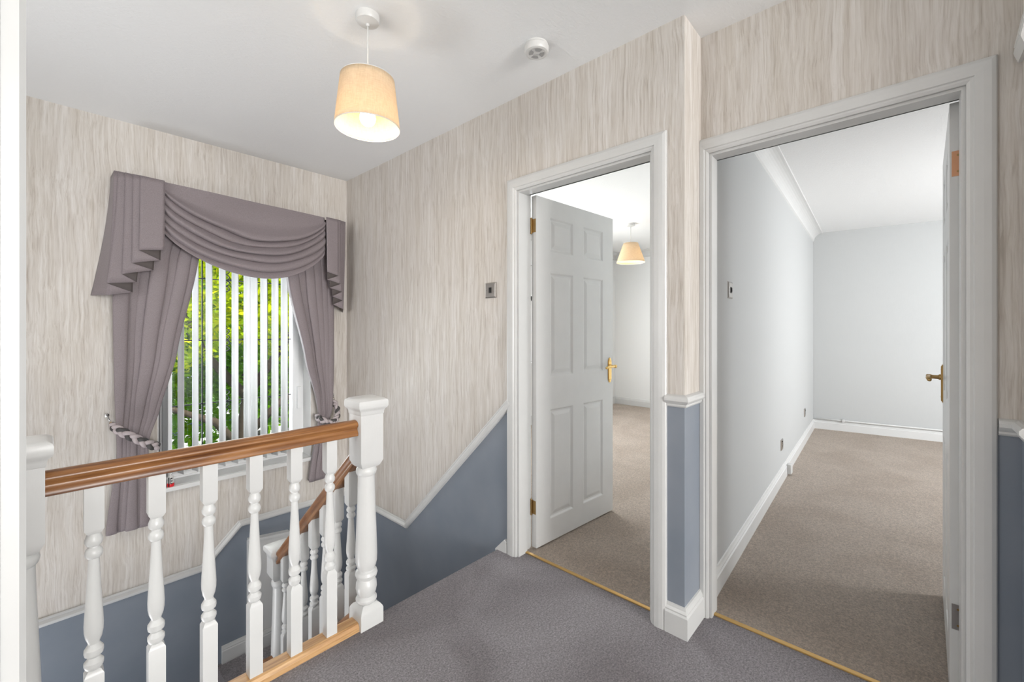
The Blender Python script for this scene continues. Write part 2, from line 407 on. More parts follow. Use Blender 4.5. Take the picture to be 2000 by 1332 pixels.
# bedroom shell
mb = MB(); mb.box(6.46, .9, 0, 6.56, 3.6, ZT); struct(mb.build('wall_bedroom_far', M_RIB_LIT))
mb = MB()
mb.box(1.85, 3.56, 0, 2.9, 3.76, ZT); mb.box(5.0, 3.56, 0, 6.56, 3.76, ZT); mb.box(2.9, 3.56, 0, 5.0, 3.76, .82); mb.box(2.9, 3.56, 2.08, 5.0, 3.76, ZT)
struct(mb.build('wall_bedroom_window', M_RIB_LIT))
# partition between the two rooms, slightly out of square like the room is
mb = MB(); mb.prism([(2.04, .647), (6.62, .832), (6.62, .93), (2.04, .77)], 0, ZT, g); o = mb.build('wall_partition', [M_RIB, M_RIB_LIT]); struct(o)
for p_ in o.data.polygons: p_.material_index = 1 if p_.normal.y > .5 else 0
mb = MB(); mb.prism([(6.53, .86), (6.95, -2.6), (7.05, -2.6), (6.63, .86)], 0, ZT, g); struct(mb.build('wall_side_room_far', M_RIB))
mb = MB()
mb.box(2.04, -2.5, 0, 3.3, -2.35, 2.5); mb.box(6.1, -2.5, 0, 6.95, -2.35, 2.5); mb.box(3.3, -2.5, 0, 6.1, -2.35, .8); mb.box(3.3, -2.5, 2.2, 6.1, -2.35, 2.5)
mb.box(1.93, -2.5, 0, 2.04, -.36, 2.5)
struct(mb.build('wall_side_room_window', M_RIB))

# ------------------------------------------------------------------ skirting, dado rails, coving
SK = [(0, 0), (.018, 0), (.018, .085), (.013, .092), (.014, .098), (.009, .108), (.006, .118), (0, .120)]
DR = [(0, 0), (.006, 0), (.010, .006), (.010, .012), (.016, .018), (.022, .026), (.022, .036), (.016, .044), (.008, .048), (0, .05)]
mb = MB(); sweep_plan(mb, SK, [(XW, .722), (XW, YP), (XR-.018, YP)], 0, -1); struct(mb.build('baseboard_pier', M_TRIM))
mb = MB(); sweep_plan(mb, DR, [(XW, .722), (XW, YP), (XR-.018, YP)], .925, -1); struct(mb.build('trim_pier_dado', M_TRIM))
mb = MB(); sweep_plan(mb, SK, [(XR, -.212), (XR, -.258), (1.80, -.258)], 0, -1); struct(mb.build('baseboard_near', M_TRIM))
mb = MB(); sweep_plan(mb, DR, [(XR, -.212), (XR, -.258), (1.80, -.258)], .925, -1); struct(mb.build('trim_near_dado', M_TRIM))
# small piece of skirting left of the bedroom door, cut to the stair line, and the stair string on the wall
mb = MB(); mb.prism([(1.618, 0), (1.618, .060), (1.632, .072), (1.703, .0), (1.70, -.03), (1.618, -.03)], XW, XW-.018, f)
mb.prism([(1.69, -.02), (1.71, -.03), (2.80, -.95), (2.80, ZL), (2.70, ZL), (1.69, -.16)], XW, XW-.02, f)
mb.box(XW-.018, 2.80, ZL, XW, YW, ZL+.12)
struct(mb.build('baseboard_stair', M_TRIM))
RAILP = [(a, o) for o, a in DR]
mb = MB()
sweep_wall(mb, [(-a, o) for a, o in RAILP], [(1.618, .857), (2.62, -.125), (YW-.0, -.125)], lambda u, v, w: (XW-w, u, v)); struct(mb.build('trim_stair_dado', M_TRIM))
mb = MB()
sweep_wall(mb, [(-a, o) for a, o in RAILP], [(-1.45, -.353), (.708, -.353), (.93, -.125), (XW, -.125)], lambda u, v, w: (u, YW-w, v)); struct(mb.build('trim_window_dado', M_TRIM))
mb = MB(); sweep_plan(mb, SK, [(.827, YW), (.985, YW), (.985, 3.462), (1.185, 3.462), (1.185, YW), (XW, YW)], ZL, -1); struct(mb.build('baseboard_half_landing', M_TRIM))
mb = MB(); sweep_plan(mb, SK, [(-1.45, YW), (.80, YW)], ZL2, -1); struct(mb.build('baseboard_lower', M_TRIM))
# boxed panel on the half landing
mb = MB(); mb.prism([(.982, ZL+.02), (1.265, ZL+.02), (1.265, -.325), (1.262, -.318), (.99, -.283), (.982, -.29)], 3.464, YW, h)
mb.prism([(.986, -.29), (1.262, -.325), (1.262, -.305), (.986, -.27)], 3.455, YW, h)
tag(mb.build('boxed_panel', M_WHITE), 'white painted boxed panel below the grey dado on the half landing', 'panel')
# bedroom and side room skirtings and coving
mb = MB(); sweep_plan(mb, SK, [(2.06, 3.56), (6.46, 3.56), (6.46, .94)], 0, -1); struct(mb.build('baseboard_bedroom', M_WHITE))
mb = MB(); sweep_plan(mb, SK, [(2.06, .648), (6.525, .8285), (6.92, -2.35)], 0, -1); struct(mb.build('baseboard_side_room', M_WHITE))
cov = [(0, 0)]+[(.012+.085*(1-math.cos(a)), .01+.085*math.sin(a)) for a in [i*PI/2/8 for i in range(9)]]+[(.10, .11), (0, .11)]
mb = MB(); sweep_plan(mb, cov, [(2.05, .65), (6.53, .829)], 2.345, -1); struct(mb.build('trim_coving', M_WHITE))
mb = MB(); sweep_plan(mb, cov, [(1.86, 3.56), (6.46, 3.56), (6.46, .94)], 2.40, -1); struct(mb.build('trim_bedroom_coving', M_WHITE))

# ------------------------------------------------------------------ door frames
def door_frame(name, xf, xb, y0, y1, hh, aw, oy0=0, oy1=None):
    """opening y0..y1 in a wall between xf (camera side) and xb"""
    mb = MB()
    prof = [(-.002, 0), (-.002, .008), (.006, .013), (.012, .013), (.015, .018), (.034, .019), (.050, .018), (aw-.003, .014), (aw, .010), (aw, 0)]
    rows = []
    for (cy, s, top) in ((y0, -1, 0), (y0, -1, 1), (y1, 1, 1), (y1, 1, 0)):
        r = []
        for a, b in prof:
            y = cy+s*a
            if oy1 is not None: y = min(y, oy1)
            r.append((xf-b, y, (hh+a) if top else 0.0))
        rows.append(r)
    mb.grid(rows, 0, closed=True); mb.add(rows[0], [list(range(len(prof)))]); mb.add(rows[-1], [list(range(len(prof)))])
    # lining and stops
    t = .02
    mb.box(xf, y0-t, 0, xb, y0+.0, hh); mb.box(xf, y1, 0, xb, y1+t, hh); mb.box(xf, y0-t, hh, xb, y1+t, hh+t)
    s0, s1 = xf+.003, xb-.04
    mb.box(s0, y0, 0, s1, y0+.012, hh); mb.box(s0, y1-.012, 0, s1, y1, hh); mb.box(s0, y0+.012, hh-.012, s1, y1-.012, hh)
    # room side architrave
    mb.box(xb, y0-.065, 0, xb+.015, y0-.008, hh+.06); mb.box(xb, y1+.008, 0, xb+.015, min(y1+.065, y1+.065 if oy1 is None else 2.0), hh+.06) if oy1 is None else None
    mb.box(xb, y0-.065, hh+.008, xb+.015, y1+(.065 if oy1 is None else .03), hh+.06)
    return mb.build(name, M_TRIM)
struct(door_frame('trim_bedroom_door', XW, 1.85, .782, 1.553, 2.0, .064), 'white architrave and lining of the bedroom door')
struct(door_frame('trim_side_door', XR, 2.04, -.148, .615, 2.0, .062, oy1=YP-.001), 'white architrave and lining of the side room door')
mb = MB(); mb.box(1.795, .782, .0, 1.812, 1.553, .007, bv=.002); struct(mb.build('trim_threshold', M_STRIP), 'brass carpet strip')
mb = MB(); mb.box(1.955, -.148, .0, 1.975, .615, .007, bv=.002); struct(mb.build('trim_side_threshold', M_STRIP), 'brass carpet strip')
# near door casing at the left edge of the picture
mb = MB()
cas = [(-.045, .432), (-.012, .432), (-.009, .436), (-.0105, .450), (-.013, .456), (-.0185, .458), (-.0185, .57), (-.045, .57)]
mb.prism(cas, 0, 2.1, g); mb.prism([(-.10, .425), (-.03, .425), (-.020, .430), (-.020, .45), (-.10, .45)], 0, 2.1, g)
struct(mb.build('trim_doorway', M_TRIM, auto=40), 'white door casing close to the camera')

# ------------------------------------------------------------------ panel doors
def door_leaf(name, w=.757, hh=1.985, t=.036):
    mb = MB()
    xs = [0, .115, .115+.215, .427, .427+.215, w]; zs = [0, .13, .767, .955, 1.561, 1.679, 1.879, hh]
    for side in (0, 1):
        y = 0 if side == 0 else t; d = 1 if side == 0 else -1
        for i in range(len(xs)-1):
            for j in range(len(zs)-1):
                x0, x1, z0, z1 = xs[i], xs[i+1], zs[j], zs[j+1]
                if i in (1, 3) and j in (1, 3, 5):
                    loops = []
                    for ins, dep in ((0, 0), (.004, .001), (.012, .008), (.020, .009), (.040, .0025), (.044, .002)):
                        yy = y+d*dep
                        loops.append([(x0+ins, yy, z0+ins), (x1-ins, yy, z0+ins), (x1-ins, yy, z1-ins), (x0+ins, yy, z1-ins)])
                    mb.grid(loops, 0, closed=True); mb.add(loops[-1], [(0, 1, 2, 3)])
                else:
                    mb.add([(x0, y, z0), (x1, y, z0), (x1, y, z1), (x0, y, z1)], [(0, 1, 2, 3)])
    for a, b in (((0, 0), (0, t)), ((w, 0), (w, t))): mb.add([(a[0], a[1], 0), (b[0], b[1], 0), (b[0], b[1], hh), (a[0], a[1], hh)], [(0, 1, 2, 3)])
    mb.add([(0, 0, 0), (w, 0, 0), (w, t, 0), (0, t, 0)], [(0, 1, 2, 3)]); mb.add([(0, 0, hh), (w, 0, hh), (w, t, hh), (0, t, hh)], [(0, 1, 2, 3)])
    return struct(mb.build(name, M_WHITE))
def handle(par, x, z, y, s, lever_dir, mat, fancy=True):
    """backplate on the face y, out along s"""
    mb = MB(); n = 12; pl = []
    hw, hh = .019, .078
    for k in range(n+1):
        a = PI*k/n; pl.append((hw*math.cos(a)*(1 if not fancy else 1-.18*math.sin(2*a)**2), hh-.018+.024*math.sin(a)))
    for k in range(n+1):
        a = PI+PI*k/n; pl.append((hw*math.cos(a)*(1 if not fancy else 1-.18*math.sin(2*a)**2), -hh+.018+.024*math.sin(a)))
    if not fancy: pl = [(-.019, -.085), (.019, -.085), (.019, .085), (-.019, .085)]
    mb.prism([(x+u, z+v) for u, v in pl], y, y+s*.004, h); mb.prism([(x+u*.8, z+v*.93) for u, v in pl], y+s*.004, y+s*.007, h)
    o = mb.build('handle_plate', mat, par, auto=35); tag(o, 'brass handle plate')
    mb = MB(); z1 = z+.028
    M = Matrix.Translation((x, y, z1)) @ Matrix.Rotation(-s*PI/2, 4, 'X')
    mb.lathe([(.013, 0), (.013, .012), (.009, .016), (.0085, .034), (.011, .040), (.011, .052), (.008, .056)], 0, 0, 16, M=M)
    yy = y+s*.047; d = lever_dir
    mb.tube([(x, yy, z1), (x+d*.02, yy, z1+.001), (x+d*.05, yy+s*.002, z1-.001), (x+d*.078, yy+s*.002, z1+.001), (x+d*.098, yy-s*.002, z1-.006), (x+d*.104, yy-s*.004, z1-.010)],
            [.009, .0085, .007, .0085, .0085, .004], 10)
    mb.build('lever', mat, o, smooth=True)
    for dz in (-.062, .062):
        for dx in (-.007, .007):
            mb = MB(); mb.lathe([(.0028, 0), (.0028, .0015)], 0, 0, 8, M=Matrix.Translation((x+dx, y+s*.006, z+dz)) @ Matrix.Rotation(-s*PI/2, 4, 'X')); mb.build('screw', M_OLDBRASS, o)
    return o
def hinge(par, loc, mat, rusty=False):
    x, y, z = loc; mb = MB()
    mb.tube([(x, y, z-.04), (x, y, z+.04)], .0055, 10)
    mb.ellip((x, y, z+.042), (.006, .006, .005)); mb.ellip((x, y, z-.042), (.006, .006, .005))
    for k in range(3): mb.tube([(x, y, z-.0275+k*.022), (x, y, z-.0255+k*.022)], .0063, 10)
    return mb
# bedroom door leaf: open about 85 degrees into the room
d1 = door_leaf('door_bedroom', .755, 1.983); d1.location = (1.858, 1.515, .012); d1.rotation_euler = (0, 0, math.radians(-4.4))
tag(d1, 'white six-panel door standing open into the bedroom')
handle(d1, .715, .955, 0, -1, -1, M_BRASS); handle(d1, .715, .955, .036, 1, -1, M_BRASS)
for z in (1.815, .225):
    mb = hinge(d1, (-.006, .034, z), M_OLDBRASS)
    mb.box(-.0012, .004, z-.038, .0, .034, z+.038)
    for dz in (-.025, 0, .025): mb.lathe([(.0035, 0), (.0035, .001)], 0, 0, 8, M=Matrix.Translation((-.0012, .016, z+dz)) @ Matrix.Rotation(-PI/2, 4, 'Y'))
    tag(mb.build('hinge', M_OLDBRASS, d1), 'dark brass butt hinge')
# side room door: seen along its edge
d2 = door_leaf('door_side_room', .755, 1.99); d2.location = (2.052, -.1535, .01); d2.rotation_euler = (0, 0, math.radians(-1.6))
tag(d2, 'white panelled door opened into the side room, seen edge on')
handle(d2, .705, .985, .036, 1, -1, M_OLDBRASS, False)
for z, m, lb in ((1.785, M_COPPER, 'rusty copper coloured hinge plate'), (.27, M_STEEL, 'dull steel hinge plate')):
    mb = MB(); mb.box(-.002, .002, z-.042, .0008, .031, z+.042)
    o = tag(mb.build('hinge_plate', m, d2), lb)
    for dz in (-.027, 0, .027):
        mb = MB(); mb.lathe([(.0036, 0), (.0036, .0012)], 0, 0, 8, M=Matrix.Translation((-.002, .013+.003*(1 if dz else -1), z+dz)) @ Matrix.Rotation(-PI/2, 4, 'Y')); mb.build('screw', M_OLDBRASS, o)

# ------------------------------------------------------------------ banisters
def bal_profile(zb, zt, sb, st_):
    """lathe profile between square base top sb and top block bottom st_"""
    L = st_-sb
    P = [(.0150, 0), (.0185, .012), (.0205, .030), (.0205, .052), (.0150, .072), (.0125, .085), (.0140, .093), (.0190, .105), (.0205, .125), (.0200, .148),
         (.0145, .172), (.0120, .186), (.0125, .196), (.0170, .230), (.0196, .275), (.0202, .325), (.0190, .40), (.0168, .50), (.0148, .60), (.0130, .70), (.0116, .79),
         (.0110, .815), (.0150, .822), (.0180, .838), (.0190, .858), (.0170, .880), (.0120, .896), (.0115, .908), (.0155, .915), (.0185, .932), (.0190, .955), (.0160, .980), (.0130, 1.0)]
    return [(r*1.03, sb+k*L) for r, k in P]
def baluster_mesh(mb, x, y, zb, zt, sb, st_, hw=.0205, slope=0):
    mb.lathe(bal_profile(zb, zt, sb, st_), x, y, 24)
    n = len(mb.v)
    mb.sqlathe([(hw, zb), (hw, sb-.014), (hw-.005, sb-.004), (hw-.008, sb)], x, y)
    if slope:
        for i in range(n, n+4): v = mb.v[i]; mb.v[i] = (v[0], v[1], v[2]-slope*(v[1]-y))
    n = len(mb.v)
    mb.sqlathe([(hw-.008, st_), (hw-.005, st_+.004), (hw, st_+.014), (hw, zt)], x, y)
    if slope:
        for i in range(n+12, n+16): v = mb.v[i]; mb.v[i] = (v[0], v[1], v[2]-slope*(v[1]-y))
def newel_parts(par, x, y, zb, label=None, blk=.662):
    """turned newel, floor to cap, about 0.955 high over zb (height of the square foot top at +.065)"""
    mb = MB(); w = .0505
    mb.sqlathe([(w, zb), (w, zb+.062), (w-.003, zb+.070), (w-.010, zb+.080), (w-.020, zb+.087), (w-.02, zb+.089)], x, y)
    prof = [(.030, .084), (.036, .090), (.0425, .098), (.0430, .106), (.0385, .114), (.0335, .118), (.0390, .130), (.0430, .150), (.0415, .172), (.0330, .187),
            (.0335, .190), (.0420, .196), (.0455, .208), (.0425, .220), (.0335, .227), (.0345, .232), (.0390, .240), (.0435, .260), (.0445, .290), (.0435, .330), (.0410, .40),
            (.0380, .48), (.0355, .55), (.0340, .61), (.0345, .625), (.0400, .632), (.0425, .644), (.0400, .656), (.0350, .662), (.033, .668)]
    mb.lathe([(r, zb+(z if z < .29 else .29+(z-.29)*(blk-.29)/(.662-.29))) for r, z in prof], x, y, 32)
    mb.sqlathe([(w-.016, zb+blk), (w-.010, zb+blk+.006), (w, zb+blk+.028), (w, zb+.905)], x, y)
    o = mb.build('newel_post', M_WHITE, par, auto=28)
    if label: tag(o, label)
    mb = MB(); c = [(.0505, .885), (.0525, .887), (.0535, .898), (.0560, .906), (.0640, .914), (.0660, .920), (.0660, .938), (.0640, .945), (.0520, .953), (.0300, .958), (.004, .959)]
    mb.sqlathe([(r, zb+z) for r, z in c], x, y); mb.build('newel_cap', M_WHITE, o, auto=40)
    return o
HR = [(-.020, 0), (-.027, .003), (-.028, .014), (-.0235, .020), (-.0195, .028), (-.0205, .035), (-.0265, .041), (-.0285, .048), (-.025, .056), (-.015, .0625), (0, .065)]
HR = HR+[(-a, b) for a, b in HR[::-1][1:]]
YB = 1.68
rt = root('landing_balustrade', (.44, YB, 0), 'white turned balustrade with level oak handrail along the edge of the grey carpeted landing', 'balustrade')
newel_parts(rt, .919, YB, 0); newel_parts(rt, -.052, YB, 0)
mb = MB()
mb.grid([[(x, YB+a, .800+b) for a, b in HR] for x in (-.002, .2, .4, .6, .8, .868)], 0, closed=True)
n = len(HR); mb.add([(-.002, YB+a, .8+b) for a, b in HR], [list(range(n))]); mb.add([(.868, YB+a, .8+b) for a, b in HR], [list(range(n))])
tag(mb.build('handrail', M_OAK, rt, auto=50), 'oak handrail')
mb = MB(); br = [(-.036, 0), (-.036, .018), (-.030, .030), (-.022, .033), (.022, .033), (.030, .030), (.036, .018), (.036, 0)]
mb.grid([[(x, YB+a, b) for a, b in br] for x in (-.002, .868)], 0, closed=True)
for x in (-.002, .868): mb.add([(x, YB+a, b) for a, b in br], [list(range(8))])
tag(mb.build('base_rail', M_OAKL, rt), 'pale oak base rail')
for x in (.091, .227, .361, .495, .629, .762):
    mb = MB(); baluster_mesh(mb, x, YB, .032, .803, .288, .668); mb.build('baluster', M_WHITE, rt, auto=28)

# stair flight
XS = .925
st = root('staircase', (1.30, 2.2, ZL), 'grey carpeted flight going down from the landing beside the blue-grey wall', 'staircase')
R_, G_ = 1.09/6, .2165
for k in range(5):
    z = -R_*(k+1); y0 = 1.70+G_*k
    mb = MB(); mb.prism([(y0+.005, z-.0), (y0+G_+.012, z), (y0+G_+.018, z-.012), (y0+G_+.012, z-.025), (y0+G_, z-.03), (y0+G_, z-R_+.001), (y0+.005, z-R_+.001)], XS+.014 if k < 4 else XS+.07, XW-.022, f)
    mb.build('step', M_CARPET_G, st)
mb = MB(); mb.prism([(1.735, -.135), (1.735, -.42), (2.0, -.42), (2.668, ZL), (2.668, -.80)], XS-.012, XS+.012, f)
SL = .843
sb_ = root('stair_balustrade', (XS, 2.2, ZL), 'white turned balusters under a sloping oak handrail descending to the half landing', 'balustrade')
mb.build('stair_string', M_WHITE, sb_)
def sloped(prof, y0, y1, z_at, mat, name, label):
    mb = MB(); rows = [[(XS+a, y, z_at(y)+b/math.cos(math.atan(SL))) for a, b in prof] for y in (y0, (y0+y1)/2, y1)]
    mb.grid(rows, 0, closed=True); n = len(prof); mb.add(rows[0], [list(range(n))]); mb.add(rows[-1], [list(range(n))])
    return tag(mb.build(name, mat, sb_, auto=50), label)
zr = lambda y: .619-SL*(y-1.794)
zs = lambda y: -.075-SL*(y-1.827)
sloped(HR, 1.732, 2.668, zr, M_OAKY, 'handrail', 'sloping oak handrail')
sloped(br, 1.732, 2.668, zs, M_OAKY, 'string_capping', 'sloping oak capping')
NY = 2.735
zl = -.03-.959
o = newel_parts(sb_, XS+.012, NY, zl, blk=.755)
mb = MB(); mb.box(XS-.0505, NY-.0505, ZL, XS+.0505, NY+.0505, zl); mb.build('newel_foot', M_WHITE, sb_)
mb = MB(); mb.prism([(2.60, -.78), (2.60, -.66), (2.63, -.63), (2.672, -.63), (2.672, -.78)], XS-.105, XS-.0505, f); tag(mb.build('oak_block', M_OAKY, sb_), 'small oak block beside the lower newel')
for y in (1.827, 1.957, 2.087, 2.217, 2.347, 2.477, 2.60):
    zb, zt = zs(y)+.035, zr(y)+.008
    mb = MB(); baluster_mesh(mb, XS, y, zb, zt, zb+.20, zt-.15, slope=SL); mb.build('baluster', M_WHITE, sb_, auto=28)

# ------------------------------------------------------------------ ceiling lamps
def pendant(x, y, zc, ztop, zbot, rt_, rb, zbulb, label, rose_r, power):
    r = root('pendant_lamp', (x, y, zc), label, 'lamp')
    mb = MB(); mb.lathe([(rose_r, zc), (rose_r, zc-.022), (rose_r*.93, zc-.028), (rose_r*.5, zc-.033), (.008, zc-.036), (.006, zc-.045)], x, y, 32); mb.build('ceiling_rose', M_PLASTIC, r, auto=40)
    mb = MB(); mb.tube([(x, y, zc-.04), (x, y, zc-.3*(zc-ztop)), (x, y, ztop-.02)], .0035, 8); mb.build('cord', M_PLASTIC, r, smooth=True)
    mb = MB(); mb.lathe([(.008, ztop), (.016, ztop-.008), (.018, ztop-.04), (.020, ztop-.06), (.020, zbulb+.045), (.014, zbulb+.035)], x, y, 20); mb.build('lamp_holder', M_PLASTIC, r, auto=40)
    mb = MB(); seg = 48; rows = []
    for k in range(9):
        t = k/8; rr_ = rt_+(rb-rt_)*t; z = ztop+(zbot-ztop)*t
        rows.append([(x+rr_*math.cos(2*PI*i/seg), y+rr_*math.sin(2*PI*i/seg), z) for i in range(seg)])
    mb.grid(rows, 0, closed=True); s = mb.build('lamp_shade', M_SHADE, r, smooth=True, solid=.0015)
    mb = MB(); mb.tube([(x+rb*math.cos(2*PI*i/seg), y+rb*math.sin(2*PI*i/seg), zbot) for i in range(seg)], .0018, 6, closed=True); mb.build('shade_ring', M_PLASTIC, s)
    mb = MB(); mb.tube([(x+rt_*math.cos(2*PI*i/seg), y+rt_*math.sin(2*PI*i/seg), ztop) for i in range(seg)], .0018, 6, closed=True)
    for a in (0, 2*PI/3, 4*PI/3): mb.tube([(x+.018*math.cos(a), y+.018*math.sin(a), ztop-.03), (x+(rt_-.002)*math.cos(a), y+(rt_-.002)*math.sin(a), ztop-.004)], .0012, 6)
    mb.build('shade_frame', M_PLASTIC, s)
    mb = MB(); mb.ellip((x, y, zbulb), (.031, .031, .033), seg=24, rings=16); mb.lathe([(.014, zbulb+.045), (.016, zbulb+.028), (.026, zbulb+.016)], x, y, 20); mb.build('bulb', M_BULB, r, smooth=True)
    d = bpy.data.lights.new('bulb_light', 'POINT'); d.energy = power; d.color = (1, .78, .52); d.shadow_soft_size = .03
    lo = bpy.data.objects.new('bulb_light', d); C.objects.link(lo); lo.parent = r; lo.location = (0, 0, zbulb-.045-zc)
pendant(.878, 1.594, ZC, 2.252, 2.055, .104, .126, 2.095, 'lit cream drum shade hanging on a white cord above the landing balustrade', .046, 3.3)
pendant(4.73, 2.40, ZC, 2.275, 2.045, .085, .165, 2.12, 'lit cream tapered shade hanging in the bedroom, seen through the door', .05, 4)

# ------------------------------------------------------------------ small fittings
r = root('smoke_alarm', (1.477, 1.203, ZC), 'round white smoke alarm on the landing ceiling', 'smoke alarm')
mb = MB(); mb.lathe([(.050, ZC), (.050, ZC-.008), (.0465, ZC-.009), (.0465, ZC-.011), (.054, ZC-.012), (.054, ZC-.030), (.050, ZC-.037), (.043, ZC-.040), (.040, ZC-.040), (.037, ZC-.0385), (.001, ZC-.0385)], 1.477, 1.203, 40); mb.build('case', M_PLASTIC, r, auto=35)
mb = MB()
for q in range(4):
    a0 = q*PI/2+.25+math.radians(10); a1 = q*PI/2+PI/2-.25+math.radians(10)
    pts = [(1.477+.034*math.cos(a0+(a1-a0)*k/6), 1.203+.034*math.sin(a0+(a1-a0)*k/6)) for k in range(7)]+[(1.477+.017*math.cos(a1), 1.203+.017*math.sin(a1)), (1.477+.017*math.cos(a0), 1.203+.017*math.sin(a0))]
    mb.prism(pts, ZC-.0385, ZC-.0397, g)
mb.build('vent', M_GREYPL, r)
mb = MB(); a = math.radians(-42); c, s = math.cos(a), math.sin(a)
def bx2(mb, u0, v0, u1, v1, z0, z1):
    mb.prism([(1.477+u*c-v*s, 1.203+u*s+v*c) for u, v in ((u0, v0), (u1, v0), (u1, v1), (u0, v1))], z0, z1, g)
bx2(mb, -.013, .004, .016, .006, ZC-.0402, ZC-.0385); bx2(mb, .014, -.003, .016, .006, ZC-.0402, ZC-.0385); mb.build('test_button', M_GREYPL, r)

def plate(name, f3, w, hgt, mat, label, cat, loc, rocker=True, sock=False):
    r = root(name, loc, label, cat)
    mb = MB(); rows = []
    for ins, o in ((0, 0), (.0, .003), (.006, .009), (.008, .0095)): rows.append([f3(-w/2+ins, -hgt/2+ins, o), f3(w/2-ins, -hgt/2+ins, o), f3(w/2-ins, hgt/2-ins, o), f3(-w/2+ins, hgt/2-ins, o)])
    mb.grid(rows, 0, closed=True); mb.add(rows[-1], [(0, 1, 2, 3)]); mb.build('face_plate', mat, r)
    if rocker:
        mb = MB(); mb.prism([(-.010, -.016), (.010, -.016), (.010, .016), (-.010, .016)], .009, .0115, f3); mb.prism([(-.006, -.011), (.006, -.011), (.006, .011), (-.006, .011)], .0115, .0145, f3)
        mb.build('rocker', M_BLACK, r)
    if sock:
        for sx in ((-w/4, w/4) if w > .1 else (0,)):
            mb = MB()
            for (a, b, cc, d) in ((-.003, .006, .003, .015), (-.014, -.012, -.006, -.006), (.006, -.012, .014, -.006)): mb.prism([(sx+a, b), (sx+cc, b), (sx+cc, d), (sx+a, d)], .0095, .0102, f3)
            mb.prism([(sx-.008, .022), (sx+.004, .022), (sx+.004, .034), (sx-.008, .034)], .0095, .013, f3)
            mb.build('pin_slots', M_BLACK, r)
    for u in (-w*.36, w*.36):
        mb = MB(); mb.prism([(u+.003*math.cos(k*PI/4), .003*math.sin(k*PI/4)) for k in range(8)], .009, .0105, f3); mb.build('screw', M_CHROME, r)
plate('light_switch', lambda u, v, w: (XW-w, 1.752+u, 1.467+v), .088, .088, M_STEEL, 'brushed steel switch with black rocker on the streaked wallpaper beside the bedroom door', 'light switch', (XW, 1.752, 1.467))
wy = lambda x: .652+.04*(x-2.1)
def onpart(x0, z0): return lambda u, v, w: (x0+u, wy(x0+u)-w, z0+v)
plate('light_switch', onpart(2.40, 1.445), .088, .088, M_STEEL, 'small steel switch with black rocker on the white side room wall', 'light switch', (2.40, wy(2.40), 1.445))
plate('wall_socket', onpart(4.06, .30), .088, .088, M_STEEL, 'steel socket above the skirting on the side room wall, nearer one', 'socket', (4.06, wy(4.06), .30), rocker=False, sock=True)
plate('wall_socket', onpart(5.62, .33), .088, .088, M_STEEL, 'steel socket in the far corner of the side room wall', 'socket', (5.62, wy(5.62), .33), rocker=False, sock=True)
mb = MB(); mb.box(4.23, wy(4.27)-.05, .02, 4.30, wy(4.27)-.0185, .10, bv=.005); tag(mb.build('junction_box', M_PLASTIC), 'small white box fixed on the skirting under the side room socket', 'junction box')
mb = MB(); px = lambda t: (6.50+.395*t, .79-3.1*t)
mb.tube([(*px(t/10), .132) for t in range(11)], .009, 8)
tag(mb.build('heating_pipe', M_WHITE, smooth=True), 'thin white painted pipe running above the far skirting of the side room', 'pipe')
mb = MB(); x, y = px(.085); mb.box(x-.02, y-.012, .118, x+.03, y+.012, .148, bv=.004); tag(mb.build('pipe_clip', M_PLASTIC), 'white clip holding the pipe on the far skirting', 'clip')
r = root('motion_sensor', (1.90, -.245, 2.09), 'white wall sensor at the right edge above the side room door', 'sensor')
mb = MB(); mb.prism([(0, 0), (0, .135), (.019, .030), (.017, .022), (.010, 0)], 1.80, 1.905, lambda u, v, w: (w, -.258+u, 2.015+v)); mb.build('case', M_PLASTIC, r)
mb = MB(); mb.prism([(.004, .118), (.006, .120), (.020, .040), (.017, .038)], 1.815, 1.89, lambda u, v, w: (w, -.258+u, 2.015+v)); mb.build('lens', M_WHITE, r)

# ------------------------------------------------------------------ window
YG = 3.68
r = root('window_1', (.96, YG, WZ0), 'white framed window with leaded glass over the stairs', None, None, 'structure')
mb = MB(); fx0, fx1, fz0, fz1 = WX0, WX1, WZ0, WZ1
def frame(mb, x0, x1, z0, z1, w, y0, y1):
    mb.box(x0, y0, z0, x0+w, y1, z1, bv=.004); mb.box(x1-w, y0, z0, x1, y1, z1, bv=.004); mb.box(x0+w, y0, z0, x1-w, y1, z0+w, bv=.004); mb.box(x0+w, y0, z1-w, x1-w, y1, z1, bv=.004)
frame(mb, fx0, fx1, fz0, fz1, .05, YG-.03, YG+.05); frame(mb, fx0+.045, fx1-.045, fz0+.045, fz1-.045, .05, YG-.045, YG+.03)
mb.build('window_frame', M_UPVC, r)
mb = MB(); mb.box(fx0+.08, YG-.004, fz0+.08, fx1-.08, YG+.004, fz1-.08); mb.build('pane', M_GLASS, r)
mb = MB(); frame(mb, fx0+.088, fx1-.088, fz0+.088, fz1-.088, .006, YG-.012, YG-.004)
for z in (1.603, 1.164, .714): mb.box(fx0+.09, YG-.008, z-.004, fx1-.09, YG-.004, z+.004)
for x in (.75, .912, 1.17):
    mb.box(x-.004, YG-.008, fz0+.09, x+.004, YG-.004, fz1-.09) if x != .912 else None
for z in (1.603, 1.164, .714):
    for s in (-1, 1):
        mb.tube([(.895+s*.022*math.sin(k*PI/4), YG-.008, z-.085+.17*k/16) for k in range(17)], .0035, 6)
    mb.tube([(.895+.05*k/4, YG-.008, z+.02*math.sin(k*PI/2)-.02) for k in range(9)], .003, 6)
tag(mb.build('lead_strip', M_LEAD, r), 'dark curled leading on the glass')
mb = MB(); mb.box(fx0-.03, YW-.035, WZ0-.028, fx1+.02, YW, WZ0, bv=.006); mb.box(fx0, YW, WZ0-.028, fx1, YG+.05, WZ0); mb.build('window_sill', M_WHITE, r)
